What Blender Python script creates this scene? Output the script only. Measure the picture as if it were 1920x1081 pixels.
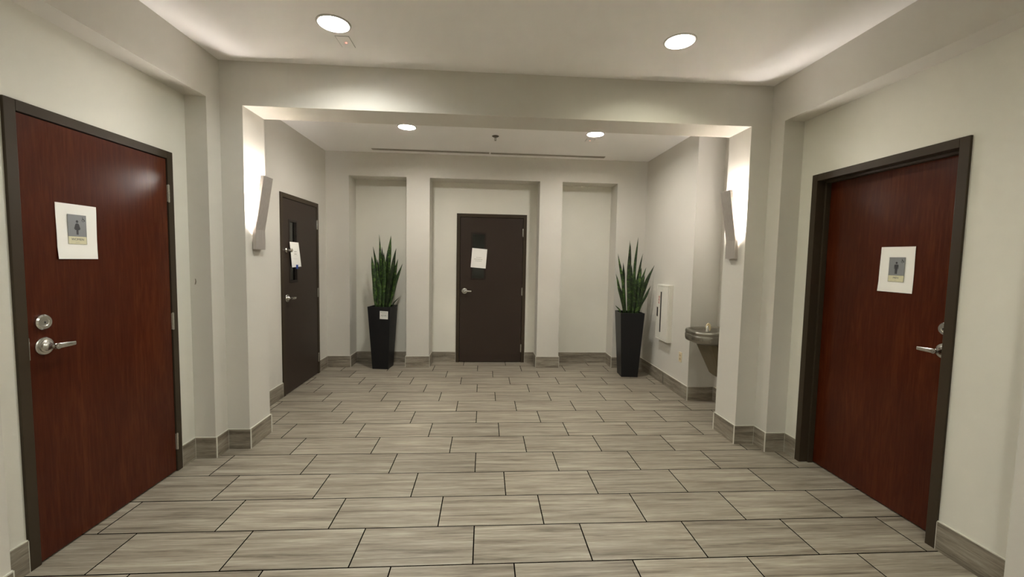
import bpy, bmesh, math, random
from mathutils import Vector, Matrix
random.seed(7)
for o in list(bpy.data.objects): bpy.data.objects.remove(o)
sc = bpy.context.scene
COL = sc.collection
PI = math.pi

# ------------------------------------------------------------------ camera
F_PX, YAW, PITCH, ROLL, CAM_H = 785.76, 0.06514, 0.0669, 0.01894, 1.5211
cam_d = bpy.data.cameras.new('camera'); cam = bpy.data.objects.new('camera', cam_d); COL.objects.link(cam)
cam_d.sensor_fit = 'HORIZONTAL'; cam_d.sensor_width = 36.0; cam_d.lens = F_PX * 36.0 / 1920.0
cam_d.clip_start = 0.02; cam_d.clip_end = 60
cy, sy, cp, sp = math.cos(YAW), math.sin(YAW), math.cos(PITCH), math.sin(PITCH)
fw = Vector((sy*cp, cy*cp, -sp)); rt = Vector((cy, -sy, 0)); up = rt.cross(fw)
cr, sr = math.cos(ROLL), math.sin(ROLL)
r2 = cr*rt + sr*up; u2 = -sr*rt + cr*up
M = Matrix(((r2.x, u2.x, -fw.x, 0), (r2.y, u2.y, -fw.y, 0), (r2.z, u2.z, -fw.z, CAM_H), (0, 0, 0, 1)))
cam.matrix_world = M
sc.camera = cam

# ------------------------------------------------------------------ world, light levels, exposure
w = bpy.data.worlds.new('world'); sc.world = w; w.use_nodes = True
w.node_tree.nodes['Background'].inputs[0].default_value = (0.5, 0.5, 0.5, 1)
w.node_tree.nodes['Background'].inputs[1].default_value = 0.0
sc.view_settings.view_transform = 'Standard'
sc.view_settings.look = 'None'
sc.view_settings.gamma = 1.0
sc.view_settings.use_curve_mapping = False
sc.view_settings.exposure = 0.32
sc.cycles.diffuse_bounces = 8          # the room is lit mostly by light bouncing between pale walls
sc.cycles.sample_clamp_indirect = 80.0
DOWN_E = 270.0       # downlight lens emission
SCONCE_E = 270.0      # sconce tube emission
DOWN_C = (0.985, 1.0, 0.90)
SCONCE_C = (1.0, 0.93, 0.87)

# ------------------------------------------------------------------ room measures (metres)
XL, XLR = -1.997, -2.145          # left wall face, left recess face
XR, XRR = 2.310, 2.472            # right wall face, right recess face
YF, YT = 3.348, 3.658             # cased opening front / back
XO, XP = -1.832, 2.141            # opening sides
ZB = 2.640                        # beam underside / soffits
ZC, ZC2 = 2.963, 2.942            # ceilings
YW, YN = 5.876, 6.176             # back wall, niche back
XWL, XWR = -2.161, 2.269          # far walls
XA, YA = 2.570, 4.450             # fountain alcove
YBK = -2.6                        # wall behind the camera
LREC0, RREC0, YB = 1.833, 1.621, 3.196
BH = 0.155                        # tile base height

# ------------------------------------------------------------------ helpers
def nm(name):
    m = bpy.data.materials.new(name); m.use_nodes = True
    return m, m.node_tree, m.node_tree.nodes['Principled BSDF']
def flat(name, col, rough=0.5, metal=0.0, spec=0.5, **k):
    m, nt, b = nm(name)
    b.inputs['Base Color'].default_value = (*col, 1); b.inputs['Roughness'].default_value = rough
    b.inputs['Metallic'].default_value = metal; b.inputs['Specular IOR Level'].default_value = spec
    for a, v in k.items(): b.inputs[a.replace('_', ' ')].default_value = v
    return m
def node(nt, t, **k):
    n = nt.nodes.new(t)
    for a, v in k.items():
        if a.startswith('i_'): n.inputs[int(a[2:])].default_value = v
        else: setattr(n, a, v)
    return n
def mth(nt, op, a, b=None, c=None):
    n = nt.nodes.new('ShaderNodeMath'); n.operation = op
    for i, v in enumerate((a, b, c)):
        if v is None: continue
        if isinstance(v, (int, float)): n.inputs[i].default_value = v
        else: nt.links.new(v, n.inputs[i])
    return n.outputs[0]
def ramp(nt, fac, stops):
    n = nt.nodes.new('ShaderNodeValToRGB'); e = n.color_ramp.elements
    while len(e) < len(stops): e.new(0.5)
    for el, (p, c) in zip(e, stops): el.position = p; el.color = (*c, 1)
    nt.links.new(fac, n.inputs[0]); return n.outputs[0]
def tag(o, label=None, cat=None, group=None, kind=None):
    if label: o['label'] = label
    if cat: o['category'] = cat
    if group: o['group'] = group
    if kind: o['kind'] = kind
    return o
def obj(name, bm, mat, parent=None, smooth=False, bevel=0.0, seg=2, sharp=32):
    me = bpy.data.meshes.new(name)
    bmesh.ops.recalc_face_normals(bm, faces=bm.faces)
    bm.to_mesh(me); bm.free()
    o = bpy.data.objects.new(name, me); COL.objects.link(o)
    mats = mat if isinstance(mat, (list, tuple)) else [mat]
    for m in mats: me.materials.append(m)
    if smooth:
        for p in me.polygons: p.use_smooth = True
        if sharp: me.set_sharp_from_angle(angle=math.radians(sharp))
    if parent is not None: o.parent = parent
    if bevel > 0:
        b = o.modifiers.new('bevel', 'BEVEL'); b.width = bevel; b.segments = seg; b.limit_method = 'ANGLE'
        b.angle_limit = math.radians(40)
    return o
def empty(name, loc=(0, 0, 0), rz=0.0, parent=None):
    o = bpy.data.objects.new(name, None); COL.objects.link(o); o.location = loc; o.rotation_euler = (0, 0, rz)
    o.empty_display_size = 0.1
    if parent is not None: o.parent = parent
    return o
def box(bm, x0, x1, y0, y1, z0, z1, mi=0):
    vs = [bm.verts.new(p) for p in ((x0, y0, z0), (x1, y0, z0), (x1, y1, z0), (x0, y1, z0), (x0, y0, z1), (x1, y0, z1), (x1, y1, z1), (x0, y1, z1))]
    for f in ((0, 3, 2, 1), (4, 5, 6, 7), (0, 1, 5, 4), (1, 2, 6, 5), (2, 3, 7, 6), (3, 0, 4, 7)):
        fc = bm.faces.new([vs[i] for i in f]); fc.material_index = mi
    return vs
def boxes(*bs):
    bm = bmesh.new()
    for b in bs: box(bm, *b)
    return bm
def loft(bm, rings, cap0=True, cap1=True, closed=True):
    R = [[bm.verts.new(p) for p in r] for r in rings]; n = len(R[0])
    for a, b in zip(R, R[1:]):
        for i in range(n if closed else n-1):
            j = (i+1) % n; bm.faces.new((a[i], a[j], b[j], b[i]))
    if cap0: bm.faces.new(R[0][::-1])
    if cap1: bm.faces.new(R[-1])
    return R
def cyl(bm, p0, p1, r0, r1=None, n=24, cap=True):
    r1 = r0 if r1 is None else r1
    p0, p1 = Vector(p0), Vector(p1); d = (p1-p0).normalized()
    a = d.orthogonal().normalized(); b = d.cross(a)
    rg = lambda p, r: [p + r*(math.cos(2*PI*i/n)*a + math.sin(2*PI*i/n)*b) for i in range(n)]
    loft(bm, [rg(p0, r0), rg(p1, r1)], cap, cap)
def lathe(bm, prof, axis=(0, 0, 1), org=(0, 0, 0), n=40, cap0=True, cap1=True):
    d = Vector(axis).normalized(); a = d.orthogonal().normalized(); b = d.cross(a); o = Vector(org)
    loft(bm, [[o + d*h + r*(math.cos(2*PI*i/n)*a + math.sin(2*PI*i/n)*b) for i in range(n)] for r, h in prof], cap0, cap1)
def prism(bm, pts, y0, y1):   # polygon in xz, extruded in y
    loft(bm, [[(x, y0, z) for x, z in pts], [(x, y1, z) for x, z in pts]])
def text_mesh(name, s, size, mat, parent, loc, depth=0.0004, spacing=1.0, rot=(PI/2, 0, 0)):
    cu = bpy.data.curves.new(name, 'FONT'); cu.body = s; cu.size = size; cu.align_x = 'CENTER'; cu.align_y = 'CENTER'
    cu.extrude = depth; cu.space_character = spacing
    t = bpy.data.objects.new(name, cu); COL.objects.link(t)
    bpy.context.view_layer.update()
    me = bpy.data.meshes.new_from_object(t.evaluated_get(bpy.context.evaluated_depsgraph_get()))
    bpy.data.objects.remove(t)
    o = bpy.data.objects.new(name, me); COL.objects.link(o); me.materials.clear(); me.materials.append(mat)
    o.location = loc; o.rotation_euler = rot; o.parent = parent
    return o

# ------------------------------------------------------------------ materials
def mat_paint(name, col, bump=0.12):
    m, nt, b = nm(name)
    tc = node(nt, 'ShaderNodeTexCoord'); n1 = node(nt, 'ShaderNodeTexNoise'); n1.inputs['Scale'].default_value = 170; n1.inputs['Detail'].default_value = 3
    nt.links.new(tc.outputs['Object'], n1.inputs['Vector'])
    n2 = node(nt, 'ShaderNodeTexNoise'); n2.inputs['Scale'].default_value = 0.9; nt.links.new(tc.outputs['Object'], n2.inputs['Vector'])
    c = ramp(nt, n2.outputs[0], [(0.3, tuple(v*0.975 for v in col)), (0.7, tuple(v*1.02 for v in col))])
    nt.links.new(c, b.inputs['Base Color']); b.inputs['Roughness'].default_value = 0.62; b.inputs['Specular IOR Level'].default_value = 0.25
    bp = node(nt, 'ShaderNodeBump'); bp.inputs['Strength'].default_value = bump; bp.inputs['Distance'].default_value = 0.002
    nt.links.new(n1.outputs[0], bp.inputs['Height']); nt.links.new(bp.outputs[0], b.inputs['Normal'])
    return m
WALL = mat_paint('wall_paint', (0.600, 0.578, 0.525))
WALL2 = mat_paint('recess_paint', (0.675, 0.660, 0.590))
CEIL = mat_paint('ceiling_paint', (0.89, 0.875, 0.86), 0.05)

def stone_color(nt, vec, dark=1.0, tint=None):
    """vein cut stone: vec already stretched so that streaks run along the right axis"""
    a = node(nt, 'ShaderNodeTexNoise'); a.inputs['Scale'].default_value = 1.0; a.inputs['Detail'].default_value = 5; a.inputs['Roughness'].default_value = 0.6; a.inputs['Distortion'].default_value = 0.5
    nt.links.new(vec, a.inputs['Vector'])
    sc2 = node(nt, 'ShaderNodeVectorMath', operation='SCALE'); nt.links.new(vec, sc2.inputs[0]); sc2.inputs['Scale'].default_value = 2.6
    b = node(nt, 'ShaderNodeTexNoise'); b.inputs['Scale'].default_value = 1.0; b.inputs['Detail'].default_value = 6; b.inputs['Distortion'].default_value = 0.9
    nt.links.new(sc2.outputs[0], b.inputs['Vector'])
    sc3 = node(nt, 'ShaderNodeVectorMath', operation='SCALE'); nt.links.new(vec, sc3.inputs[0]); sc3.inputs['Scale'].default_value = 6.5
    c3 = node(nt, 'ShaderNodeTexNoise'); c3.inputs['Scale'].default_value = 1.0; c3.inputs['Detail'].default_value = 4; c3.inputs['Distortion'].default_value = 1.4
    nt.links.new(sc3.outputs[0], c3.inputs['Vector'])
    f = mth(nt, 'ADD', mth(nt, 'ADD', mth(nt, 'MULTIPLY', a.outputs[0], 0.50), mth(nt, 'MULTIPLY', b.outputs[0], 0.30)), mth(nt, 'MULTIPLY', c3.outputs[0], 0.20))
    d = dark
    return ramp(nt, f, [(0.38, (0.155*d, 0.126*d, 0.092*d)), (0.45, (0.262*d, 0.224*d, 0.173*d)), (0.53, (0.360*d, 0.316*d, 0.250*d)), (0.62, (0.490*d, 0.446*d, 0.362*d))]), f

def mat_floor():
    m, nt, b = nm('floor_tile')
    X0, Y0, LX, LY, SH = -0.0399, 2.0091, 0.61, 0.305, 0.3394
    geo = node(nt, 'ShaderNodeNewGeometry'); sep = node(nt, 'ShaderNodeSeparateXYZ'); nt.links.new(geo.outputs['Position'], sep.inputs[0])
    v = mth(nt, 'DIVIDE', mth(nt, 'SUBTRACT', sep.outputs[1], Y0), LY); row = mth(nt, 'FLOOR', v)
    fv = mth(nt, 'SUBTRACT', v, row)
    u = mth(nt, 'ADD', mth(nt, 'DIVIDE', mth(nt, 'SUBTRACT', sep.outputs[0], X0), LX), mth(nt, 'MULTIPLY', row, SH)); colm = mth(nt, 'FLOOR', u)
    fu = mth(nt, 'SUBTRACT', u, colm)
    du = mth(nt, 'MULTIPLY', mth(nt, 'MINIMUM', fu, mth(nt, 'SUBTRACT', 1.0, fu)), LX)
    dv = mth(nt, 'MULTIPLY', mth(nt, 'MINIMUM', fv, mth(nt, 'SUBTRACT', 1.0, fv)), LY)
    dd = mth(nt, 'MINIMUM', du, dv)
    grout = mth(nt, 'LESS_THAN', dd, 0.0034)
    idv = node(nt, 'ShaderNodeCombineXYZ'); nt.links.new(row, idv.inputs[0]); nt.links.new(colm, idv.inputs[1])
    wn = node(nt, 'ShaderNodeTexWhiteNoise'); wn.noise_dimensions = '3D'; nt.links.new(idv.outputs[0], wn.inputs['Vector'])
    wsep = node(nt, 'ShaderNodeSeparateColor'); nt.links.new(wn.outputs['Color'], wsep.inputs[0])
    cx = mth(nt, 'ADD', mth(nt, 'MULTIPLY', sep.outputs[0], 1.2), mth(nt, 'MULTIPLY', wsep.outputs[0], 40.0))
    cyy = mth(nt, 'ADD', mth(nt, 'MULTIPLY', sep.outputs[1], 24.0), mth(nt, 'MULTIPLY', wsep.outputs[1], 40.0))
    cv = node(nt, 'ShaderNodeCombineXYZ'); nt.links.new(cx, cv.inputs[0]); nt.links.new(cyy, cv.inputs[1])
    col, f = stone_color(nt, cv.outputs[0], 0.84)
    # small tile to tile difference
    hs = node(nt, 'ShaderNodeHueSaturation'); nt.links.new(col, hs.inputs['Color'])
    nt.links.new(mth(nt, 'ADD', 0.93, mth(nt, 'MULTIPLY', wsep.outputs[2], 0.14)), hs.inputs['Value'])
    mx = node(nt, 'ShaderNodeMix', data_type='RGBA'); nt.links.new(grout, mx.inputs[0]); nt.links.new(hs.outputs[0], mx.inputs[6]); mx.inputs[7].default_value = (0.004, 0.0032, 0.0025, 1)
    nt.links.new(mx.outputs[2], b.inputs['Base Color'])
    rr = mth(nt, 'ADD', 0.36, mth(nt, 'MULTIPLY', f, 0.16)); nt.links.new(mth(nt, 'ADD', rr, mth(nt, 'MULTIPLY', grout, 0.4)), b.inputs['Roughness'])
    nt.links.new(mth(nt, 'MULTIPLY', mth(nt, 'SUBTRACT', 1.0, grout), 0.45), b.inputs['Specular IOR Level'])
    bp = node(nt, 'ShaderNodeBump'); bp.inputs['Strength'].default_value = 0.5; bp.inputs['Distance'].default_value = 0.0015
    ed = node(nt, 'ShaderNodeMapRange'); ed.inputs[1].default_value = 0.0025; ed.inputs[2].default_value = 0.006; nt.links.new(dd, ed.inputs[0])
    nt.links.new(mth(nt, 'ADD', ed.outputs[0], mth(nt, 'MULTIPLY', f, 0.25)), bp.inputs['Height']); nt.links.new(bp.outputs[0], b.inputs['Normal'])
    return m
FLOOR = mat_floor()
def mat_base():
    m, nt, b = nm('base_tile_shaded')
    geo = node(nt, 'ShaderNodeNewGeometry'); mp = node(nt, 'ShaderNodeMapping'); mp.inputs['Scale'].default_value = (2.2, 2.2, 24)
    nt.links.new(geo.outputs['Position'], mp.inputs['Vector'])
    col, f = stone_color(nt, mp.outputs[0], 0.74); nt.links.new(col, b.inputs['Base Color']); b.inputs['Roughness'].default_value = 0.4  # shade painted in: stone made darker since upright faces catch less light
    return m
BASE = mat_base()
CAULK = flat('caulk', (0.62, 0.60, 0.53), 0.7)

def mat_wood():
    m, nt, b = nm('mahogany_veneer')
    tc = node(nt, 'ShaderNodeTexCoord'); mp = node(nt, 'ShaderNodeMapping'); mp.inputs['Scale'].default_value = (55, 55, 5)
    nt.links.new(tc.outputs['Object'], mp.inputs['Vector'])
    n1 = node(nt, 'ShaderNodeTexNoise'); n1.inputs['Scale'].default_value = 1.0; n1.inputs['Detail'].default_value = 6; n1.inputs['Distortion'].default_value = 0.6
    nt.links.new(mp.outputs[0], n1.inputs['Vector'])
    mp2 = node(nt, 'ShaderNodeMapping'); mp2.inputs['Scale'].default_value = (4, 4, 0.9); nt.links.new(tc.outputs['Object'], mp2.inputs['Vector'])
    n2 = node(nt, 'ShaderNodeTexNoise'); n2.inputs['Scale'].default_value = 1.3; n2.inputs['Detail'].default_value = 3; n2.inputs['Distortion'].default_value = 1.2
    nt.links.new(mp2.outputs[0], n2.inputs['Vector'])
    f = mth(nt, 'ADD', mth(nt, 'MULTIPLY', n1.outputs[0], 0.5), mth(nt, 'MULTIPLY', n2.outputs[0], 0.5))
    c = ramp(nt, f, [(0.28, (0.045, 0.0076, 0.0026)), (0.5, (0.064, 0.0122, 0.0040)), (0.72, (0.094, 0.0215, 0.0072))])
    mp3 = node(nt, 'ShaderNodeMapping'); mp3.inputs['Scale'].default_value = (300, 300, 9); nt.links.new(tc.outputs['Object'], mp3.inputs['Vector'])
    n3 = node(nt, 'ShaderNodeTexNoise'); n3.inputs['Scale'].default_value = 1.0; n3.inputs['Detail'].default_value = 2; nt.links.new(mp3.outputs[0], n3.inputs['Vector'])
    hs = node(nt, 'ShaderNodeHueSaturation'); nt.links.new(c, hs.inputs['Color']); nt.links.new(mth(nt, 'ADD', 0.72, mth(nt, 'MULTIPLY', n3.outputs[0], 0.55)), hs.inputs['Value'])
    nt.links.new(hs.outputs[0], b.inputs['Base Color'])
    b.inputs['Roughness'].default_value = 0.24; b.inputs['Specular IOR Level'].default_value = 0.20
    bp = node(nt, 'ShaderNodeBump'); bp.inputs['Strength'].default_value = 0.12; bp.inputs['Distance'].default_value = 0.001
    nt.links.new(n3.outputs[0], bp.inputs['Height']); nt.links.new(bp.outputs[0], b.inputs['Normal'])
    return m
WOOD = mat_wood()
FRAME = flat('bronze_frame_paint', (0.044, 0.032, 0.020), 0.45, spec=0.18)
DARKDOOR = flat('dark_brown_door_paint', (0.037, 0.026, 0.020), 0.42, spec=0.18)
LIP = flat('window_lip_paint', (0.022, 0.016, 0.013), 0.45, spec=0.2)
GAP = flat('gap_dark', (0.01, 0.009, 0.008), 0.8)
CHROME = flat('satin_chrome', (0.62, 0.61, 0.57), 0.26, 1.0)
STEEL = flat('brushed_steel', (0.34, 0.32, 0.28), 0.30, 1.0)
BRONZE = flat('bronze_apron', (0.14, 0.115, 0.065), 0.42, 0.25)
def mat_alu():
    m, nt, b = nm('brushed_aluminium')
    tc = node(nt, 'ShaderNodeTexCoord'); mp = node(nt, 'ShaderNodeMapping'); mp.inputs['Scale'].default_value = (200, 400, 4); nt.links.new(tc.outputs['Object'], mp.inputs['Vector'])
    n = node(nt, 'ShaderNodeTexNoise'); n.inputs['Scale'].default_value = 1; nt.links.new(mp.outputs[0], n.inputs['Vector'])
    nt.links.new(ramp(nt, n.outputs[0], [(0.3, (0.42, 0.38, 0.35)), (0.7, (0.55, 0.51, 0.48))]), b.inputs['Base Color'])
    b.inputs['Metallic'].default_value = 0.6; b.inputs['Roughness'].default_value = 0.42
    return m
ALU = mat_alu()
def emis(name, col, s):
    m, nt, b = nm(name); b.inputs['Base Color'].default_value = (0.8, 0.8, 0.8, 1)
    b.inputs['Emission Color'].default_value = (*col, 1); b.inputs['Emission Strength'].default_value = s
    return m
LENS = emis('lit_lens', DOWN_C, DOWN_E)
LENS_COOL = emis('lit_lens_cool', (0.98, 1.0, 0.94), DOWN_E*1.05)
LENS_DIM = emis('lit_lens_dim', (1.0, 1.0, 0.80), DOWN_E*0.5)
LENS_FAR = emis('lit_lens_warm', (1.0, 0.96, 0.875), DOWN_E*1.15)
TUBE = emis('lit_tube', SCONCE_C, SCONCE_E)
REFL = flat('can_reflector', (0.30, 0.29, 0.28), 0.5)
TRIM = flat('trim_ring_metal', (0.55, 0.53, 0.50), 0.35, 0.7)
PAPER = flat('paper', (0.84, 0.83, 0.79), 0.7)
INK = flat('ink', (0.03, 0.03, 0.035), 0.6)
GREYINK = flat('grey_ink', (0.17, 0.17, 0.16), 0.7)
FAINT = flat('faint_ink', (0.40, 0.39, 0.36), 0.7)
SIGNGREY = flat('sign_grey', (0.205, 0.212, 0.222), 0.6)
SIGNCREAM = flat('sign_cream', (0.62, 0.59, 0.40), 0.6)
BLUE = flat('blue_tape', (0.02, 0.06, 0.30), 0.6)
POT = flat('black_planter', (0.0075, 0.0075, 0.009), 0.42, spec=0.35)
SOIL = flat('soil', (0.02, 0.015, 0.01), 0.95)
WHITEMETAL = flat('white_enamel', (0.72, 0.70, 0.63), 0.35)
BLACK = flat('black_void', (0.006, 0.006, 0.007), 0.35)
ALMOND = flat('almond_plastic', (0.68, 0.57, 0.38), 0.4)
RED = flat('red_lettering', (0.45, 0.04, 0.03), 0.5)
SLOT = flat('slot_dark', (0.05, 0.043, 0.035), 0.6)
CREAM = flat('cream_guard', (0.82, 0.68, 0.44), 0.5)
LED = emis('red_indicator', (1.0, 0.22, 0.15), 1.5)
m, nt, b = nm('clear_glass'); GLASS = m
b.inputs['Base Color'].default_value = (0.55, 0.58, 0.56, 1); b.inputs['Transmission Weight'].default_value = 1.0
b.inputs['Roughness'].default_value = 0.03; b.inputs['IOR'].default_value = 1.5
def mat_leaf():
    m, nt, b = nm('snake_plant_leaf')
    tc = node(nt, 'ShaderNodeTexCoord'); mp = node(nt, 'ShaderNodeMapping'); mp.inputs['Scale'].default_value = (22, 22, 24); nt.links.new(tc.outputs['Object'], mp.inputs['Vector'])
    n = node(nt, 'ShaderNodeTexNoise'); n.inputs['Scale'].default_value = 1; n.inputs['Detail'].default_value = 3; n.inputs['Distortion'].default_value = 1.0; nt.links.new(mp.outputs[0], n.inputs['Vector'])
    oi = node(nt, 'ShaderNodeObjectInfo'); hs = node(nt, 'ShaderNodeHueSaturation')
    nt.links.new(mth(nt, 'ADD', 0.45, mth(nt, 'MULTIPLY', oi.outputs['Random'], 1.0)), hs.inputs['Value'])
    nt.links.new(ramp(nt, n.outputs[0], [(0.38, (0.008, 0.020, 0.005)), (0.54, (0.020, 0.050, 0.009)), (0.70, (0.085, 0.150, 0.028))]), hs.inputs['Color']); nt.links.new(hs.outputs[0], b.inputs['Base Color'])
    b.inputs['Roughness'].default_value = 0.38
    return m
LEAF = mat_leaf()

# ------------------------------------------------------------------ room shell
X0, X1 = -2.40, 2.85      # outer faces
def struct(name, bm, mat, bevel=0.0):
    return tag(obj(name, bm, mat, None, bevel=bevel), kind='structure')
struct('floor', boxes((X0, X1, YBK-0.15, YN+0.2, -0.12, 0.0)), FLOOR)
LIGHTS = [(-0.957, 2.765), (1.243, 2.752), (-0.95, 0.55), (1.24, 0.55), (-0.95, -1.5), (1.24, -1.5)]  # those after the first pair are unseen, added to light the near zone
LIGHTS2 = [(-0.866, 4.710), (1.204, 4.704)]
LR = 0.090
def ceiling_bm(x0, x1, y0, y1, z, zt, holes, n=48):
    """slab with round openings for the recessed lights (holes sorted in rows of equal y)"""
    bm = bmesh.new(); box(bm, x0, x1, y0, y1, z+0.10, zt)
    q = LR+0.05; rows = {}
    for (hx, hy) in holes: rows.setdefault(round(hy, 1), []).append((hx, hy))
    ys = y0
    def quad(a, b, c, d):
        if b-a > 1e-5 and d-c > 1e-5: bm.faces.new([bm.verts.new(p) for p in ((a, c, z), (a, d, z), (b, d, z), (b, c, z))])
    for k in sorted(rows):
        hs = sorted(rows[k]); lo = min(h[1] for h in hs)-q-0.01; hi = max(h[1] for h in hs)+q+0.01
        quad(x0, x1, ys, lo); xs = x0
        for (hx, hy) in hs:
            quad(xs, hx-q, lo, hi); quad(hx-q, hx+q, lo, hy-q); quad(hx-q, hx+q, hy+q, hi)
            ci, so = [], []
            for i in range(n):
                a = 2*PI*i/n; c_, s_ = math.cos(a), math.sin(a); m_ = max(abs(c_), abs(s_))
                ci.append(bm.verts.new((hx+LR*c_, hy+LR*s_, z))); so.append(bm.verts.new((hx+q*c_/m_, hy+q*s_/m_, z)))
            for i in range(n): bm.faces.new((ci[i], ci[(i+1) % n], so[(i+1) % n], so[i]))
            xs = hx+q
        quad(xs, x1, lo, hi); ys = hi
    quad(x0, x1, ys, y1)
    return bm
struct('ceiling', ceiling_bm(X0, X1, YBK-0.15, YT, ZC, ZC+0.15, LIGHTS), CEIL)
struct('ceiling_far', ceiling_bm(X0, X1, YT, YN+0.2, ZC2, ZC+0.15, LIGHTS2), CEIL)
def recess_wall(s, xf, xr, xo, y0, door0, door1, dz):
    """wall with a shallow full height recess holding a door; s=-1 left, +1 right"""
    a = lambda u, v: (min(u, v), max(u, v))
    f = a(xf, xo); r = a(xr, xo)
    return boxes((*f, YB, YF, 0, ZC), (*f, y0, YB, ZB+0.003, ZC), (*f, YBK, y0, 0, ZC),
                 (*r, y0, door0, 0, ZB+0.003, 1), (*r, door1, YB, 0, ZB+0.003, 1), (*r, door0, door1, dz, ZB+0.003, 1))
wl = struct('wall_left', recess_wall(-1, XL, XLR, X0, LREC0, 2.049, 3.038, 2.197), [WALL, WALL2])
struct('wall_right', recess_wall(1, XR, XRR, X1, RREC0, 2.038, 3.056, 2.193), [WALL, WALL2])
struct('wall_middle', boxes((X0, XO, YF, YT, 0, ZC), (XP, X1, YF, YT, 0, ZC), (XO, XP, YF, YT, ZB, ZC)), WALL)
D2a, D2b = 4.600, 5.584
struct('wall_far_left', boxes((X0, XWL, YT, D2a, 0, ZC2), (X0, XWL, D2b, YW, 0, ZC2), (X0, XWL, D2a, D2b, 2.187, ZC2)), WALL)
struct('wall_far_right', boxes((XWR, X1, YA, YW, 0, ZC2)), WALL)
struct('wall_alcove', boxes((XA, X1, YT, YA, 0, ZC2)), WALL)
C0, C1 = -0.407, 0.593
struct('wall_back', boxes((X0, -1.853, YW, YN, 0, ZC2), (-1.084, -0.77, YW, YN, 0, ZC2), (0.749, 1.065, YW, YN, 0, ZC2), (1.848, X1, YW, YN, 0, ZC2),
    (-1.853, -1.084, YW, YN, 2.625, ZC2), (-0.77, 0.749, YW, YN, 2.625, ZC2), (1.065, 1.848, YW, YN, 2.625, ZC2),
    (X0, C0, YN, YN+0.2, 0, ZC2, 1), (C1, X1, YN, YN+0.2, 0, ZC2, 1), (C0, C1, YN, YN+0.2, 2.177, ZC2, 1)), [WALL, WALL2])
struct('wall_near', boxes((X0, X1, YBK-0.15, YBK, 0, ZC)), WALL)
# small scuff in the paint of the left return wall
bm = bmesh.new()
prism(bm, [(-2.112, 1.300), (-2.104, 1.306), (-2.101, 1.322), (-2.104, 1.342), (-2.109, 1.346), (-2.107, 1.326)], YB-0.0015, YB)
obj('scuff_mark', bm, flat('scuff', (0.16, 0.13, 0.10), 0.8), wl)

# baseboards: runs of (p, q, nx, ny) along the walls, outward normal n
def baseboard(name, runs):
    T = 0.010
    bt, bc, bj = bmesh.new(), bmesh.new(), bmesh.new()
    for (x0, y0, x1, y1, nx, ny) in runs:
        xs = sorted((x0, x1)); ys = sorted((y0, y1))
        def blk(bm_, t, z0, z1, e=0.0):
            bx = [xs[0] + min(0, nx*t), xs[1] + max(0, nx*t), ys[0] + min(0, ny*t), ys[1] + max(0, ny*t), z0, z1]
            box(bm_, *bx)
        blk(bt, T, 0, BH)
        blk(bc, T*0.75, BH, BH+0.005)
        # light grout at both ends
        for (ex, ey) in ((x0, y0), (x1, y1)):
            g = 0.0022
            if nx: box(bj, ex + min(0, nx*(T+0.0006)), ex + max(0, nx*(T+0.0006)), ey-g, ey+g, 0, BH)
            else: box(bj, ex-g, ex+g, ey + min(0, ny*(T+0.0006)), ey + max(0, ny*(T+0.0006)), 0, BH)
    o = struct(name, bt, BASE)
    obj('caulk_line', bc, CAULK, o); obj('grout_joint', bj, CAULK, o)
    return o
T = 0.010
baseboard('baseboard_left', [(XL, YBK, XL, LREC0, 1, 0), (XL, LREC0, XLR, LREC0, 0, 1), (XLR, LREC0+T, XLR, 2.039, 1, 0), (XLR, 3.048, XLR, YB-T, 1, 0), (XLR, YB, XL+T, YB, 0, -1), (XL, YB, XL, YF-T, 1, 0)])
baseboard('baseboard_middle', [(XL, YF, XO+T, YF, 0, -1), (XO, YF, XO, YT, 1, 0), (XO+T, YT, XWL+T, YT, 0, 1), (XP-T, YF, XR, YF, 0, -1), (XP, YF, XP, YT, -1, 0), (XP-T, YT, XA-T, YT, 0, 1)])
baseboard('baseboard_right', [(XR, YBK, XR, RREC0, -1, 0), (XR, RREC0, XRR, RREC0, 0, 1), (XRR, RREC0+T, XRR, 2.028, -1, 0), (XRR, 3.066, XRR, YB-T, -1, 0), (XRR, YB, XR-T, YB, 0, -1), (XR, YB, XR, YF-T, -1, 0)])
baseboard('baseboard_far_left', [(XWL, YT+T, XWL, 4.59, 1, 0), (XWL, 5.594, XWL, YW-T, 1, 0)])
baseboard('baseboard_far_right', [(XWR, YA-T, XWR, 5.07, -1, 0), (XWR, 5.07, XWR, YW-T, -1, 0), (XWR, YA, XA-T, YA, 0, -1), (XA, YT+T, XA, YA, -1, 0)])
bw = []
for (a, b_) in ((XWL, -1.853+T), (-1.084-T, -0.77+T), (0.749-T, 1.065+T), (1.848-T, XWR)): bw.append((a, YW, b_, YW, 0, -1))
for (xa, xb) in ((-1.853, -1.084), (-0.77, 0.749), (1.065, 1.848)): bw += [(xa, YW, xa, YN-T, 1, 0), (xb, YW, xb, YN-T, -1, 0)]
bw += [(-1.853, YN, -1.084, YN, 0, -1), (-0.77, YN, -0.417, YN, 0, -1), (0.603, YN, 0.749, YN, 0, -1), (1.065, YN, 1.848, YN, 0, -1)]
baseboard('baseboard_back', bw)

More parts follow.
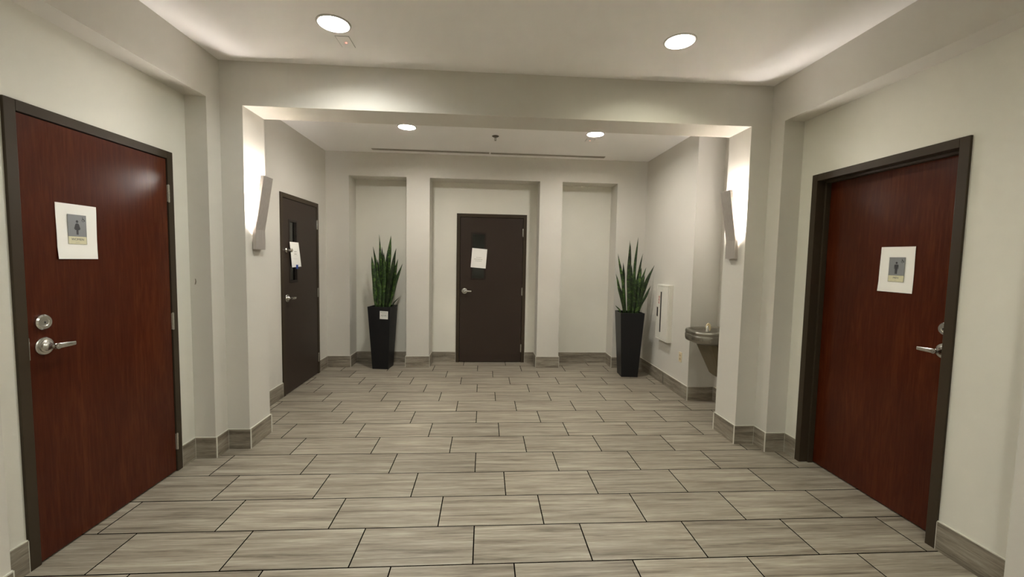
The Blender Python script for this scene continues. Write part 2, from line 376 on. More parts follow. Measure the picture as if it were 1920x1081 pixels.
# ------------------------------------------------------------------ doors (local frame: width along +x, viewer at -y)
def lever_bm(x, z, y, d, L=0.100, r=0.043):
    """rose, spindle hub, lever pointing to +x*d"""
    bm = bmesh.new()
    lathe(bm, [(r, 0), (r, 0.005), (r*0.94, 0.009), (r*0.74, 0.010), (r*0.70, 0.015), (r*0.52, 0.018), (0.019, 0.024), (0.0165, 0.026), (0.0125, 0.036), (0.0115, 0.056), (0.0135, 0.060), (0.0135, 0.070)], (0, -1, 0), (x, y, z), 32)
    # lever blade: slightly tapered, bowed, thicker at hub
    rings = []
    for i in range(11):
        t = i/10; cx = x + d*(-0.010 + (L+0.010)*t); h = 0.0135 - 0.004*t; th = 0.0060 - 0.002*t
        zc = z - 0.004*t + 0.001; yc = y - 0.060 - 0.004*math.sin(t*PI) + 0.006*t
        rings.append([(cx, yc + th*math.cos(a)*abs(math.cos(a))**-0.3 if abs(math.cos(a)) > 1e-3 else yc, zc + h*math.sin(a)) for a in [2*PI*k/12 + PI/12 for k in range(12)]])
    loft(bm, rings)
    cyl(bm, (x, y-0.070, z), (x, y-0.0725, z), 0.0075, 0.0065, 16)
    return bm
def deadbolt_bm(x, z, y, r=0.037, h=0.018):
    bm = bmesh.new(); lathe(bm, [(r, 0), (r, h*0.6), (r*0.93, h*0.8), (r*0.86, h), (r*0.5, h), (r*0.45, h*0.92)], (0, -1, 0), (x, y, z), 32)
    return bm
def make_door(name, loc, rz, W, H, panel_mat, setback=0.006, handle_right=False, window=None, hinges=True, deadbolt=None, frame_depth=0.13, bolt_knob=None, labels=None):
    """W,H outer frame size; setback = panel face behind the frame face (negative y is toward viewer)"""
    root = empty(name, loc, rz); tag(root, kind='structure')
    f, pr = 0.050, 0.012
    bm = boxes((0, f, -pr, frame_depth, 0, H), (W-f, W, -pr, frame_depth, 0, H), (f, W-f, -pr, frame_depth, H-f, H))
    yp = -pr + setback
    # stops behind / in front of the panel
    s0, s1 = (yp+0.046, yp+0.062)
    if setback > 0.03: s0, s1 = (yp-0.040, yp-0.002)
    st = 0.016
    for b_ in ((f, f+st, s0, s1, 0, H-f), (W-f-st, W-f, s0, s1, 0, H-f), (f+st, W-f-st, s0, s1, H-f-st, H-f)): box(bm, *b_)
    fr = obj('door_frame', bm, FRAME, root, bevel=0.0022)
    g = 0.0050
    px0, px1, pz0, pz1 = f+g, W-f-g, 0.009, H-f-g
    if window:
        wx0, wx1, wz0, wz1 = window
        bm = boxes((px0, wx0, yp, yp+0.044, pz0, pz1), (wx1, px1, yp, yp+0.044, pz0, pz1), (wx0, wx1, yp, yp+0.044, pz0, wz0), (wx0, wx1, yp, yp+0.044, wz1, pz1))
    else: bm = boxes((px0, px1, yp, yp+0.044, pz0, pz1))
    pn = obj('door_panel', bm, panel_mat, root, bevel=0.0 if window else 0.0015)
    if window:
        l = 0.020
        bm = boxes((wx0-l, wx0+0.004, yp-0.004, yp+0.014, wz0-l, wz1+l), (wx1-0.004, wx1+l, yp-0.004, yp+0.014, wz0-l, wz1+l), (wx0+0.004, wx1-0.004, yp-0.004, yp+0.014, wz1-0.004, wz1+l), (wx0+0.004, wx1-0.004, yp-0.004, yp+0.014, wz0-l, wz0+0.004))
        obj('window_frame', bm, LIP, pn, bevel=0.0015)
        obj('window_pane', boxes((wx0+0.001, wx1-0.001, yp+0.019, yp+0.025, wz0+0.001, wz1-0.001)), GLASS, pn)
    hx = (px1-0.066) if handle_right else (px0+0.066)
    tag(obj('lever_handle', lever_bm(hx, 1.062, yp, -1 if handle_right else 1), CHROME, pn, smooth=True), 'satin chrome lever handle')
    if deadbolt:
        d = obj('deadbolt', deadbolt_bm(hx-0.004 if not handle_right else hx+0.004, deadbolt, yp), CHROME, pn, smooth=True); tag(d, 'round satin chrome deadbolt plate')
        obj('keyhole', boxes((hx-0.0055, hx-0.0025, yp-0.0188, yp-0.0160, deadbolt-0.006, deadbolt+0.004)), INK, d)
        lx = px1+0.001 if handle_right else px0-0.001
        obj('latch_plate', boxes((lx-0.002, lx+0.002, yp-0.0025, yp+0.010, 1.062-0.055, 1.062+0.050)), CHROME, pn)
    if bolt_knob:
        bm = bmesh.new(); lathe(bm, [(0.026, 0), (0.026, 0.010), (0.022, 0.014), (0.017, 0.018), (0.017, 0.042), (0.020, 0.046), (0.020, 0.066), (0.016, 0.070)], (0, -1, 0), (hx-0.012, yp, bolt_knob), 28)
        tag(obj('bolt_knob', bm, CHROME, pn, smooth=True), 'small chrome bolt knob')
    if hinges:
        for z in (0.217, 1.062, 1.925):
            bm = bmesh.new(); xh = W-f-0.0015
            for k in range(5): cyl(bm, (xh, -pr-0.003, z-0.0575+0.023*k+0.0006), (xh, -pr-0.003, z-0.0575+0.023*(k+1)-0.0006), 0.0065, n=14)
            cyl(bm, (xh, -pr-0.003, z-0.060), (xh, -pr-0.003, z+0.060), 0.0040, n=10)
            box(bm, xh-0.010, xh+0.004, -pr-0.001, -pr+0.008, z-0.0565, z+0.0565)
            obj('hinge', bm, CHROME, root, bevel=0.0005)
    return root
# left restroom door, left far service door, centre service door, right restroom door
make_door('door_1', (XLR, 2.039, 0), PI/2, 1.009, 2.207, WOOD, deadbolt=1.180, setback=0.007)
make_door('door_2', (XWL, 4.590, 0), PI/2, 1.004, 2.197, DARKDOOR, window=(0.205, 0.375, 1.247, 1.905), bolt_knob=1.585)
make_door('door_3', (-0.417, YN, 0), 0, 1.020, 2.187, DARKDOOR, window=(0.228, 0.408, 1.250, 1.895))
make_door('door_4', (XRR, 3.066, 0), -PI/2, 1.038, 2.203, WOOD, setback=0.103, handle_right=True, hinges=False, deadbolt=1.187, frame_depth=0.16)

# ------------------------------------------------------------------ papers (local: x right, viewer at -y, origin at paper centre)
def sheet_bm(W, H, curl=None, t=0.0005, nx=10, nz=14):
    bm = bmesh.new(); c = curl or (lambda u, v: (0, 0, 0))
    def P(i, k, off):
        u, v = i/nx, k/nz; d = c(u, v)
        return ((u-0.5)*W + d[0], -off + d[1], (v-0.5)*H + d[2])
    F = [[bm.verts.new(P(i, k, t)) for i in range(nx+1)] for k in range(nz+1)]
    B = [[bm.verts.new(P(i, k, 0)) for i in range(nx+1)] for k in range(nz+1)]
    for k in range(nz):
        for i in range(nx):
            bm.faces.new((F[k][i], F[k][i+1], F[k+1][i+1], F[k+1][i])); bm.faces.new((B[k][i], B[k+1][i], B[k+1][i+1], B[k][i+1]))
    for k in range(nz):
        bm.faces.new((F[k][0], F[k+1][0], B[k+1][0], B[k][0])); bm.faces.new((F[k][nx], B[k][nx], B[k+1][nx], F[k+1][nx]))
    for i in range(nx):
        bm.faces.new((F[0][i], B[0][i], B[0][i+1], F[0][i+1])); bm.faces.new((F[nz][i], F[nz][i+1], B[nz][i+1], B[nz][i]))
    return bm
def disc_pts(cx, cz, r, n=20, rz=None): return [(cx + r*math.cos(2*PI*i/n), cz + (rz or r)*math.sin(2*PI*i/n)) for i in range(n)]
def restroom_sign(loc, rz, tilt, word, label, W=0.219, H=0.283, off=(0.0, 0.012), shear=0.0):
    root = empty('door_notice', loc, rz); root.rotation_euler = (0, tilt, rz)
    tag(root, label, 'sign', 'printed restroom signs taped on the wooden doors')
    cr_ = lambda u, v: (0, -0.004*max(0, (0.22-v))*max(0, (0.35-u))*18 - 0.0012*math.sin(v*5+u*3), 0)
    obj('paper_sheet', sheet_bm(W, H, cr_), PAPER, root)
    y = -0.0026; sx, sz = off
    pw, ph, gz = 0.100, 0.153, 0.113
    x0, x1 = sx-pw/2, sx+pw/2; z1 = sz+ph/2; z0 = sz-ph/2; zm = z1-gz
    obj('sign_panel', boxes((x0, x1, y, y+0.0008, zm, z1)), SIGNGREY, root)
    obj('name_strip', boxes((x0, x1, y, y+0.0008, z0, zm)), SIGNCREAM, root)
    bm = bmesh.new(); yy = (y-0.0005, y)
    t_ = 0.0009
    for b_ in ((x0, x1, *yy, z0, z0+t_), (x0, x0+t_, *yy, z0, z1), (x1-t_, x1, *yy, z0, z1), (x0+t_, x1-t_, *yy, zm, zm+t_)): box(bm, *b_)
    obj('sign_border', bm, GREYINK, root)
    cx = sx - (0.0 if word == 'WOMEN' else 0.002); bm = bmesh.new()
    fz = zm + 0.010
    prism(bm, disc_pts(cx, fz+0.068, 0.0062, 18, 0.0070), *yy)
    if word == 'WOMEN':
        body = [(-0.0055, 0.058), (0.0055, 0.058), (0.0095, 0.053), (0.0165, 0.030), (0.0135, 0.0275), (0.0095, 0.040), (0.0125, 0.024), (0.0055, 0.024), (0.0050, 0.0), (0.0006, 0.0), (0.0006, 0.022), (-0.0006, 0.022), (-0.0006, 0.0), (-0.0050, 0.0), (-0.0055, 0.024), (-0.0125, 0.024), (-0.0095, 0.040), (-0.0135, 0.0275), (-0.0165, 0.030), (-0.0095, 0.053)]
    else:
        body = [(-0.0100, 0.058), (0.0100, 0.058), (0.0128, 0.054), (0.0130, 0.031), (0.0105, 0.030), (0.0085, 0.050), (0.0075, 0.030), (0.0065, 0.0), (0.0010, 0.0), (0.0007, 0.028), (-0.0007, 0.028), (-0.0010, 0.0), (-0.0065, 0.0), (-0.0075, 0.030), (-0.0085, 0.050), (-0.0105, 0.030), (-0.0130, 0.031), (-0.0128, 0.054)]
    prism(bm, [(cx+a, fz+b_) for a, b_ in body], *yy)
    obj('figure_symbol', bm, INK, root)
    # wheelchair symbol
    bm = bmesh.new(); wx, wz = x1-0.016, z1-0.024
    n = 20; ro, ri = 0.0072, 0.0056; a0 = -PI*0.15
    for i in range(15):
        a, c_ = PI*0.72 + i*0.285, PI*0.72 + (i+1)*0.285
        prism(bm, [(wx-0.001+ri*math.cos(a), wz-0.003+ri*math.sin(a)), (wx-0.001+ro*math.cos(a), wz-0.003+ro*math.sin(a)), (wx-0.001+ro*math.cos(c_), wz-0.003+ro*math.sin(c_)), (wx-0.001+ri*math.cos(c_), wz-0.003+ri*math.sin(c_))], *yy)
    prism(bm, disc_pts(wx-0.003, wz+0.011, 0.0022, 12), *yy)
    prism(bm, [(wx-0.0038, wz+0.008), (wx-0.0018, wz+0.008), (wx-0.0012, wz-0.0005), (wx+0.0050, wz-0.0005), (wx+0.0080, wz-0.0075), (wx+0.0102, wz-0.0070), (wx+0.0066, wz+0.0014), (wx-0.0005, wz+0.0016), (wx-0.0028, wz+0.0004)], *yy)
    obj('wheelchair_symbol', bm, INK, root)
    text_mesh('sign_lettering', word, 0.0175, GREYINK, root, (sx, y-0.0002, zm-0.015), 0.0003)
    bm = bmesh.new(); nb = 10 if word == 'WOMEN' else 6
    for i in range(nb):
        for j in range(2):
            if (i*7+j*3) % 4: cyl(bm, (sx-0.0012*nb+0.0024*i, y, zm-0.030-0.0026*j), (sx-0.0012*nb+0.0024*i, y-0.0005, zm-0.030-0.0026*j), 0.0008, n=6)
    obj('braille_dots', bm, FAINT, root)
    return root
restroom_sign((XLR+0.0075, 2.3565, 1.627), PI/2, 0.0, 'WOMEN', 'white paper sign reading WOMEN taped to the left wooden door', off=(-0.003, 0.012))
restroom_sign((2.5605, 2.459, 1.509), -PI/2, 0.010, 'MEN', 'white paper sign reading MEN taped to the right wooden door', off=(0.004, 0.000))
def text_lines(root, lines, y, mat, h=0.006, name='print_lines'):
    """illegible small print: rows of short word marks; lines=(z, half width, word widths seed)"""
    bm = bmesh.new()
    for (z, hw, cx, hh) in lines:
        x = cx-hw
        while x < cx+hw-0.004:
            w_ = min(random.uniform(0.010, 0.026), cx+hw-x); box(bm, x, x+w_, y-0.0004, y, z-hh/2, z+hh/2); x += w_+0.005
    return obj(name, bm, mat, root)
# notice on the middle dark door
root = empty('door_notice', (-0.0905, YN-0.0145, 1.543)); root.rotation_euler = (0, math.radians(4.2), 0)
tag(root, 'white paper notice hanging crooked over the narrow window of the middle dark door', 'notice')
obj('paper_sheet', sheet_bm(0.219, 0.281, lambda u, v: (0, -0.002*math.sin(v*3), 0)), PAPER, root)
text_lines(root, [(0.010, 0.038, -0.002, 0.006), (-0.016, 0.062, -0.004, 0.008), (-0.040, 0.048, -0.004, 0.007)], -0.0028, FAINT)
# notice on the left dark door, lower edge swung toward the far side
root = empty('door_notice', (XWL+0.0215, 4.868, 1.538), PI/2)
tag(root, 'narrow looking paper notice with blue tape hanging on the left dark door', 'notice')
obj('paper_sheet', sheet_bm(0.216, 0.281, lambda u, v: (0.060*(1-v)**2*0.8, -0.006*math.sin(v*PI)-0.008*(1-v)*u, 0.006*u*(1-v))), PAPER, root)
text_lines(root, [(0.035, 0.030, 0.006, 0.009), (0.008, 0.030, 0.008, 0.009), (-0.012, 0.060, 0.010, 0.002), (-0.038, 0.055, 0.012, 0.002), (-0.052, 0.045, 0.014, 0.002)], -0.0096, FAINT)
obj('blue_tape', boxes((0.030, 0.058, -0.016, -0.0045, -0.158, -0.112)), BLUE, root)

# ------------------------------------------------------------------ potted snake plants
def leaf_obj(parent, base, tip, wmax, twist, bow, idx):
    n, mcs = 14, 7
    b_, t_ = Vector(base), Vector(tip); d = t_-b_; L = d.length
    out = Vector((d.x, d.y, 0)); side0 = Vector((math.cos(twist), math.sin(twist), 0))
    bm = bmesh.new(); rings = []
    for i in range(n+1):
        s = i/n
        c = b_ + d*s + Vector((-out.x, -out.y, 0))*bow*4*s*(1-s) + Vector((0.006*math.sin(s*7+idx), 0.006*math.cos(s*6+idx*2), 0))*math.sin(PI*s)
        wd = 0.97*wmax*(0.48 + 0.52*math.sin(min(1, s/0.60)*PI/2))*(1.0 if s < 0.60 else max(0.02, 1-((s-0.60)/0.40)**1.7))
        a = 0.7*s*(0.4 if idx % 2 else -0.5); sd = Vector((side0.x*math.cos(a)-side0.y*math.sin(a), side0.x*math.sin(a)+side0.y*math.cos(a), 0))
        nr = Vector((-sd.y, sd.x, 0)); th = 0.0028*(1-0.6*s)
        ring = []
        for k in range(mcs):
            q = -1+2*k/(mcs-1); ring.append(c + sd*(wd/2*q) + nr*(wd*0.20*(q*q) - th*(1-q*q*0.8)))
        for k in range(mcs):
            q = 1-2*k/(mcs-1); ring.append(c + sd*(wd/2*q) + nr*(wd*0.20*(q*q) + th*(1-q*q*0.8)))
        rings.append(ring)
    loft(bm, rings)
    return obj('leaf', bm, LEAF, parent, smooth=True)
def planter(loc, rz, tips, label, H=0.862, bt=0.110, tp=0.158):
    root = empty('potted_plant', loc, rz); tag(root, label, 'plant', 'tall black planters with snake plants')
    bm = bmesh.new(); sq = lambda h, z: [(-h, -h, z), (h, -h, z), (h, h, z), (-h, h, z)]
    loft(bm, [sq(bt, 0), sq(tp, H), sq(tp-0.012, H), sq(tp-0.018, H-0.05)], True, True)
    obj('planter_pot', bm, POT, root, bevel=0.003)
    bm = bmesh.new(); g = 12; V = {}
    for i in range(g+1):
        for j in range(g+1):
            h = tp-0.021; V[i, j] = bm.verts.new((-h+2*h*i/g, -h+2*h*j/g, H-0.045+random.uniform(0, 0.012)))
    for i in range(g):
        for j in range(g): bm.faces.new((V[i, j], V[i+1, j], V[i+1, j+1], V[i, j+1]))
    obj('soil', bm, SOIL, root)
    c, s = math.cos(-rz), math.sin(-rz)
    for k, (tx, ty, tz, bx, by, wd) in enumerate(tips):
        t_ = (tx*c-ty*s, tx*s+ty*c, tz); b_ = (bx*c-by*s, bx*s+by*c, H-0.045)
        leaf_obj(root, b_, t_, wd, random.uniform(-0.6, 0.6), 0.10 if abs(tx) > 0.1 else 0.03, k)
    return root
L_T = [(-0.044, -0.02, 1.838, -0.030, 0.02, 0.070), (0.108, 0.01, 1.830, 0.030, 0.01, 0.078), (-0.130, -0.01, 1.673, -0.050, -0.02, 0.070), (0.184, -0.02, 1.657, 0.065, -0.03, 0.064),
       (-0.138, -0.05, 1.542, -0.075, -0.05, 0.068), (0.195, 0.05, 1.512, 0.075, 0.04, 0.060), (0.271, -0.03, 1.447, 0.085, -0.05, 0.066), (0.217, 0.02, 0.983, 0.110, 0.02, 0.022), (-0.021, 0.03, 1.675, -0.010, 0.06, 0.060),
       (0.030, -0.08, 1.50, 0.010, -0.06, 0.072), (0.100, -0.10, 1.40, 0.050, -0.07, 0.070), (-0.060, -0.09, 1.36, -0.030, -0.07, 0.074), (0.150, 0.10, 1.55, 0.060, 0.07, 0.064), (-0.010, 0.10, 1.60, 0.0, 0.07, 0.066), (0.060, 0.00, 1.62, 0.02, 0.0, 0.070), (-0.09, 0.08, 1.50, -0.05, 0.06, 0.060)]
R_T = [(0.077, -0.01, 1.857, 0.030, 0.0, 0.048), (-0.031, 0.0, 1.815, -0.010, 0.01, 0.046), (-0.008, 0.03, 1.78, 0.0, 0.05, 0.040), (0.154, 0.0, 1.646, 0.050, 0.01, 0.052), (-0.194, -0.02, 1.639, -0.050, -0.01, 0.042), (0.311, -0.02, 1.492, 0.085, -0.02, 0.060), (0.217, 0.03, 1.461, 0.070, 0.04, 0.046),
       (-0.199, 0.02, 1.369, -0.070, 0.03, 0.038), (-0.195, -0.06, 1.255, -0.080, -0.05, 0.044), (0.256, -0.06, 1.218, 0.095, -0.05, 0.040), (-0.198, 0.0, 0.950, -0.100, 0.0, 0.026), (-0.050, -0.07, 1.56, -0.030, -0.06, 0.068), (0.030, -0.09, 1.36, 0.015, -0.07, 0.058),
       (0.120, -0.06, 1.46, 0.055, -0.06, 0.058), (-0.090, 0.06, 1.52, -0.04, 0.06, 0.050), (0.090, 0.07, 1.58, 0.04, 0.06, 0.050), (0.00, -0.02, 1.50, 0.0, -0.02, 0.060), (0.18, -0.04, 1.36, 0.08, -0.06, 0.052)]
planter((-1.402, 5.872, 0), math.radians(-6.5), L_T, 'snake plant in tall black tapered planter with a small white note, in the left niche')
planter((1.948, 5.492, 0), math.radians(-3.5), R_T, 'snake plant in tall black tapered planter standing in the right corner by the fire cabinet')
# note taped on the left planter (pot face leans outward)
root = empty('planter_note', (-1.352, 5.7128, 0.752), math.radians(-6.5)); lean = math.atan2(0.048, 0.862)
root.rotation_euler = (lean, math.radians(2), math.radians(-6.5))
tag(root, 'small white printed note stuck near the rim of the left black planter', 'note')
obj('paper_sheet', sheet_bm(0.112, 0.108), PAPER, root)
text_lines(root, [(0.038, 0.044, 0.0, 0.007), (0.018, 0.036, 0.004, 0.005), (-0.003, 0.040, 0.003, 0.008), (-0.022, 0.036, 0.004, 0.004)], -0.0006, GREYINK)

# ------------------------------------------------------------------ wall sconces
def sconce(x_wall, s, label):
    """s=+1 faces +x (left pillar), -1 faces -x"""
    root = empty('wall_sconce', (x_wall, 3.503, 1.58)); root.rotation_euler = (0, 0, 0 if s > 0 else PI)
    tag(root, label, 'wall lamp', 'bent aluminium wall sconces')
    hw = 0.070
    # profile of blade front line: (x offset from wall, z)
    prof = [(0.034, -0.010), (0.034, 0.145), (0.104, 0.565)]
    t = 0.0035; fl = 0.022
    bm = bmesh.new()
    def strip(pr, y0, y1, dx):
        loft(bm, [[(x, y0, z), (x, y1, z), (x-dx, y1, z), (x-dx, y0, z)] for x, z in pr])
    strip(prof, -hw, hw, t)
    strip([(x-t, z) for x, z in prof], -hw, -hw+t, fl)
    strip([(x-t, z) for x, z in prof], hw-t, hw, fl)
    obj('shade_blade', bm, ALU, root, bevel=0.0008)
    bm = boxes((0, 0.012, -0.050, 0.050, 0.0, 0.120), (0.012, 0.030, -0.030, 0.030, 0.012, 0.100))
    br = obj('mounting_bracket', bm, ALU, root, bevel=0.0015)
    for z in (0.022, 0.098):
        bm = bmesh.new(); cyl(bm, (0.006, -0.0505, z), (0.006, -0.053, z), 0.0035, n=12); obj('screw', bm, INK, br)
    bm = bmesh.new()
    a = Vector((0.034-0.016, 0, 0.150)); c = Vector((0.104-0.017, 0, 0.548))
    for yy in (-0.022, 0.022): cyl(bm, a+Vector((0, yy, 0.01)), c+Vector((0, yy, -0.01)), 0.0085, n=14)
    obj('lamp_tube', bm, TUBE, root, smooth=False)
    bm = boxes((0.010, 0.029, -0.045, 0.045, 0.128, 0.160))
    obj('lamp_holder', bm, WHITEMETAL, root, bevel=0.002)
sconce(XO, 1, 'bent aluminium wall sconce, lit, on the left side of the wide opening')
sconce(XP, -1, 'bent aluminium wall sconce, lit, on the right side of the wide opening')

# ------------------------------------------------------------------ ceiling fittings
def downlight(x, y, z, label, group='round recessed downlights', r=0.090, lens=None, LD=0.040):
    root = empty('recessed_downlight', (x, y, z)); tag(root, label, 'ceiling light', group)
    bm = bmesh.new(); lathe(bm, [(r, 0), (r, -0.006), (r+0.003, -0.0085), (r+0.010, -0.007), (r+0.013, 0)], n=56, cap0=False, cap1=False)
    obj('trim_ring', bm, TRIM, root, smooth=True)
    bm = bmesh.new(); lathe(bm, [(r, -0.004), (r*0.985, LD), (r*0.985, LD+0.02)], n=56, cap0=False)
    obj('reflector', bm, REFL, root, smooth=True)
    bm = bmesh.new(); lathe(bm, [(r*0.97, LD+0.001), (r*0.95, LD-0.003), (r*0.6, LD-0.006), (r*0.2, LD-0.007)], n=56, cap0=False)
    obj('lens', bm, lens or LENS, root, smooth=True)
downlight(-0.957, 2.765, ZC, 'brightest round downlight, white lit lens, in the near ceiling left of centre', lens=LENS_COOL)
downlight(1.243, 2.752, ZC, 'round downlight with a dimmer yellowish lens in the near ceiling right of centre', lens=LENS_DIM)
downlight(-0.866, 4.710, ZC2, 'round lit downlight in the far ceiling, left of the sprinkler', lens=LENS_FAR, LD=0.016)
downlight(1.204, 4.704, ZC2, 'round lit downlight in the far ceiling, right of the sprinkler', lens=LENS_FAR, LD=0.016)
for (x, y), l in zip(LIGHTS[2:], ('left one of the nearer pair', 'right one of the nearer pair', 'left one of the farther pair', 'right one of the farther pair')):  # added lamps out of view, to brighten the near part of the room
    downlight(x, y, ZC, 'added unseen round downlight behind the viewpoint, ' + l, 'added downlights behind the viewpoint')
def slot_diffuser(x0, x1, y, label):
    root = empty('linear_air_diffuser', ((x0+x1)/2, y, ZC2)); h = (x1-x0)/2
    tag(root, label, 'air vent', 'linear ceiling air slots')
    bm = boxes((-h, h, -0.034, -0.026, -0.006, 0), (-h, h, 0.026, 0.034, -0.006, 0), (-h, h, -0.004, 0.004, -0.006, 0), (-h, -h+0.008, -0.026, 0.026, -0.006, 0), (h-0.008, h, -0.026, 0.026, -0.006, 0))
    obj('frame', bm, flat('diffuser_frame', (0.42, 0.39, 0.34), 0.5), root)
    obj('slot', boxes((-h+0.008, h-0.008, -0.026, -0.004, -0.002, 0), (-h+0.008, h-0.008, 0.004, 0.026, -0.002, 0)), SLOT, root)
slot_diffuser(-1.500, 0.036, 5.700, 'long narrow air slot in the far ceiling, left half')
slot_diffuser(0.052, 1.600, 5.708, 'long narrow air slot in the far ceiling, right half')
# sprinkler
root = empty('fire_sprinkler', (0.098, 4.928, ZC2)); tag(root, 'small dark pendent sprinkler between the two far downlights', 'sprinkler')
bm = bmesh.new(); lathe(bm, [(0.040, 0), (0.040, -0.003), (0.030, -0.010), (0.014, -0.012)], n=32)
obj('escutcheon', bm, flat('sprinkler_metal', (0.12, 0.10, 0.08), 0.4, 0.7), root, smooth=False)
bm = bmesh.new(); lathe(bm, [(0.010, -0.012), (0.010, -0.022), (0.006, -0.024)], n=16)
for s in (-1, 1): cyl(bm, (s*0.009, 0, -0.020), (s*0.011, 0, -0.038), 0.0022, n=8); cyl(bm, (s*0.011, 0, -0.038), (0, 0, -0.050), 0.0022, n=8)
cyl(bm, (0, 0, -0.022), (0, 0, -0.044), 0.0022, n=8); lathe(bm, [(0.013, -0.050), (0.013, -0.052)], n=20)
obj('sprinkler_head', bm, STEEL, root)
def detector(x, y, z, wx, wy, lx, ly, label):
    root = empty('ceiling_sensor_plate', (x, y, z)); tag(root, label, 'sensor', 'flush ceiling plates with a red indicator')
    pl = obj('cover_plate', boxes((-wx/2, wx/2, -wy/2, wy/2, -0.003, 0)), CEIL, root, bevel=0.001)
    g = 0.0022
    obj('shadow_gap', boxes((-wx/2-g, wx/2+g, -wy/2-g, -wy/2, -0.0012, 0), (-wx/2-g, wx/2+g, wy/2, wy/2+g, -0.0012, 0), (-wx/2-g, -wx/2, -wy/2, wy/2, -0.0012, 0), (wx/2, wx/2+g, -wy/2, wy/2, -0.0012, 0)), SLOT, pl)
    bm = bmesh.new(); lathe(bm, [(0.007, -0.003), (0.007, -0.006), (0.004, -0.009)], org=(lx-x, ly-y, 0), n=16)
    obj('indicator_light', bm, LED, root)
detector(-0.957, 2.985, ZC, 0.086, 0.144, -0.954, 2.990, 'small flush plate with red indicator beside the near left downlight')
detector(1.206, 4.950, ZC2, 0.094, 0.110, 1.206, 4.955, 'small flush plate with red indicator beside the far right downlight')

# ------------------------------------------------------------------ fire extinguisher cabinet (right wall)
root = empty('fire_extinguisher_cabinet', (XWR, 5.235, 0.556), -PI/2)
tag(root, 'white metal fire extinguisher cabinet with narrow dark window on the right wall', 'cabinet')
CW, CH, CD = 0.335, 0.700, 0.064
obj('cabinet_body', boxes((0, CW, -CD+0.012, 0, 0, CH)), WHITEMETAL, root, bevel=0.003)
wx0, wx1, wz0, wz1 = 0.110, 0.150, 0.100, 0.608
bm = boxes((0.004, 0.018, -CD, -CD+0.012, 0.004, CH-0.004), (CW-0.018, CW-0.004, -CD, -CD+0.012, 0.004, CH-0.004), (0.018, CW-0.018, -CD, -CD+0.012, 0.004, 0.022), (0.018, CW-0.018, -CD, -CD+0.012, CH-0.022, CH-0.004))
obj('trim_frame', bm, WHITEMETAL, root, bevel=0.0015)
yp = -CD+0.002
a0, a1, c0, c1 = 0.0205, CW-0.0205, 0.0245, CH-0.0245
dr = obj('cabinet_door', boxes((a0, wx0, yp, yp+0.008, c0, c1), (wx1, a1, yp, yp+0.008, c0, c1), (wx0, wx1, yp, yp+0.008, c0, wz0), (wx0, wx1, yp, yp+0.008, wz1, c1)), WHITEMETAL, root)
obj('window_pane', boxes((wx0, wx1, yp+0.004, yp+0.0075, wz0, wz1)), BLACK, dr)
bm = boxes((0.024, 0.060, yp-0.003, yp, 0.290, 0.410))
hd = obj('pull_handle', bm, STEEL, dr, bevel=0.001)
obj('handle_recess', boxes((0.028, 0.056, yp-0.004, yp-0.003, 0.296, 0.404)), BLACK, hd)
text_mesh('red_lettering', 'FIRE', 0.055, RED, dr, (0.082, yp-0.0006, 0.505), 0.0005, rot=(PI/2, -PI/2, 0))

# outlet
root = empty('wall_outlet', (XWR, 4.645, 0.445), -PI/2); tag(root, 'almond duplex wall outlet low on the right wall below the cabinet', 'outlet')
obj('cover_plate', boxes((-0.035, 0.035, -0.005, 0, -0.057, 0.057)), ALMOND, root, bevel=0.002)
for z in (-0.021, 0.021):
    bm = bmesh.new(); prism(bm, disc_pts(0, z, 0.016, 20, 0.014), -0.0065, -0.005); r_ = obj('receptacle', bm, flat('outlet_face', (0.50, 0.40, 0.25), 0.4), root)
    obj('contact_slots', boxes((-0.007, -0.005, -0.0072, -0.0065, z-0.003, z+0.006), (0.005, 0.007, -0.0072, -0.0065, z-0.003, z+0.006)), INK, r_)

# ------------------------------------------------------------------ drinking fountain on the alcove wall (local: x out of wall toward -X world)
root = empty('drinking_fountain', (XA, 4.045, 0), PI); tag(root, 'stainless steel wall drinking fountain in the alcove behind the right pillar', 'drinking fountain')
P_, W_, EXP = 0.515, 0.225, 2/3.6
def outl(sc_, z, n=36, x0=0.0):
    pts = []
    for i in range(n+1):
        t = PI*i/n; e = EXP
        pts.append((x0 + P_*sc_*abs(math.sin(t))**e, W_*sc_*math.copysign(abs(math.cos(t))**e, math.cos(t)), z))
    return pts
bm = bmesh.new()
loft(bm, [outl(0.80, 0.728), outl(0.93, 0.736), outl(0.985, 0.752), outl(1.0, 0.775), outl(1.0, 0.812), outl(0.992, 0.818), outl(0.992, 0.826), outl(1.0, 0.832), outl(1.0, 0.846), outl(0.985, 0.858), outl(0.955, 0.862), outl(0.92, 0.859), outl(0.89, 0.848), outl(0.70, 0.832), outl(0.35, 0.824), outl(0.06, 0.822)])
obj('basin', bm, STEEL, root, smooth=True)
bm = bmesh.new()
def rr(x1, hw, z): return [(0.001, -hw, z), (x1-0.05, -hw, z), (x1-0.012, -hw+0.02, z), (x1, -hw+0.06, z), (x1, hw-0.06, z), (x1-0.012, hw-0.02, z), (x1-0.05, hw, z), (0.001, hw, z)]
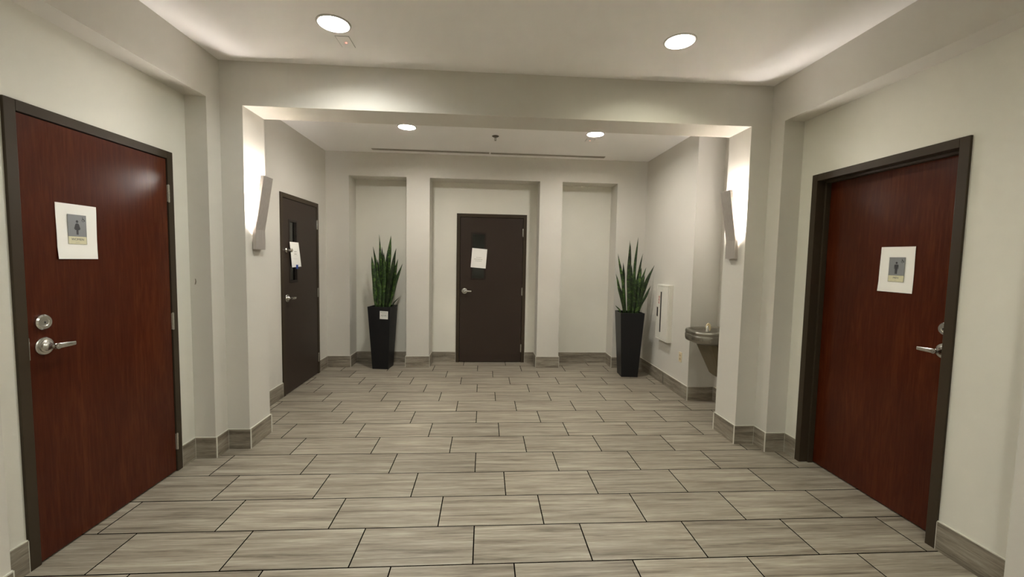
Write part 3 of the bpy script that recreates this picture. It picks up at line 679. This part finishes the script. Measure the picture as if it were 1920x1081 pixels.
loft(bm, [rr(0.215, 0.115, 0.385), rr(0.245, 0.125, 0.41), rr(0.385, 0.185, 0.735)])
obj('lower_apron', bm, BRONZE, root, bevel=0.002)
# bubbler, guard
bm = bmesh.new(); lathe(bm, [(0.020, 0.845), (0.019, 0.860), (0.013, 0.885), (0.008, 0.905), (0.006, 0.908)], org=(0.345, 0.03, 0), n=24)
bb = obj('bubbler', bm, CHROME, root, smooth=True)
bm = bmesh.new(); prism(bm, [(0.320+0.0+0.026*math.cos(a), 0.885+0.045*math.sin(a)) for a in [2*PI*i/24 for i in range(24)]], -0.006, 0.006)
obj('mouth_guard', bm, CREAM, bb, bevel=0.003)
bm = bmesh.new(); lathe(bm, [(0.030, 0.828), (0.028, 0.832), (0.010, 0.833)], org=(0.20, 0.0, 0), n=24); obj('drain', bm, CHROME, root)
bm = bmesh.new()   # back ridge of the basin
prism(bm, [(0.0, 0.850), (0.06, 0.850), (0.05, 0.885), (0.0, 0.895)], -0.20, 0.20); obj('back_ledge', bm, STEEL, root, bevel=0.004)
def pad(t0, t1, z0, z1, name):
    bm = bmesh.new(); rings = []
    for i in range(13):
        q = i/12; t = t0+(t1-t0)*q; e = EXP; k = math.sqrt(max(0.0, 1-(2*q-1)**6)); zc = (z0+z1)/2; hh = (z1-z0)/2*(0.35+0.65*k)
        x = lambda s: P_*s*abs(math.sin(t))**e; y = lambda s: W_*s*math.copysign(abs(math.cos(t))**e, math.cos(t))
        rings.append([(x(0.99), y(0.99), zc-hh), (x(1.012), y(1.012), zc-hh), (x(1.012), y(1.012), zc+hh), (x(0.99), y(0.99), zc+hh)])
    loft(bm, rings); return obj(name, bm, STEEL, root, bevel=0.002)
pad(PI*0.50, PI*0.30, 0.768, 0.806, 'push_pad'); pad(PI*0.22, PI*0.12, 0.765, 0.810, 'push_pad')
bm = bmesh.new(); cyl(bm, (0.20, W_*0.98, 0.785), (0.20, W_+0.006, 0.785), 0.020, n=24); obj('push_button', bm, flat('dark_button', (0.05, 0.045, 0.04), 0.4), root)
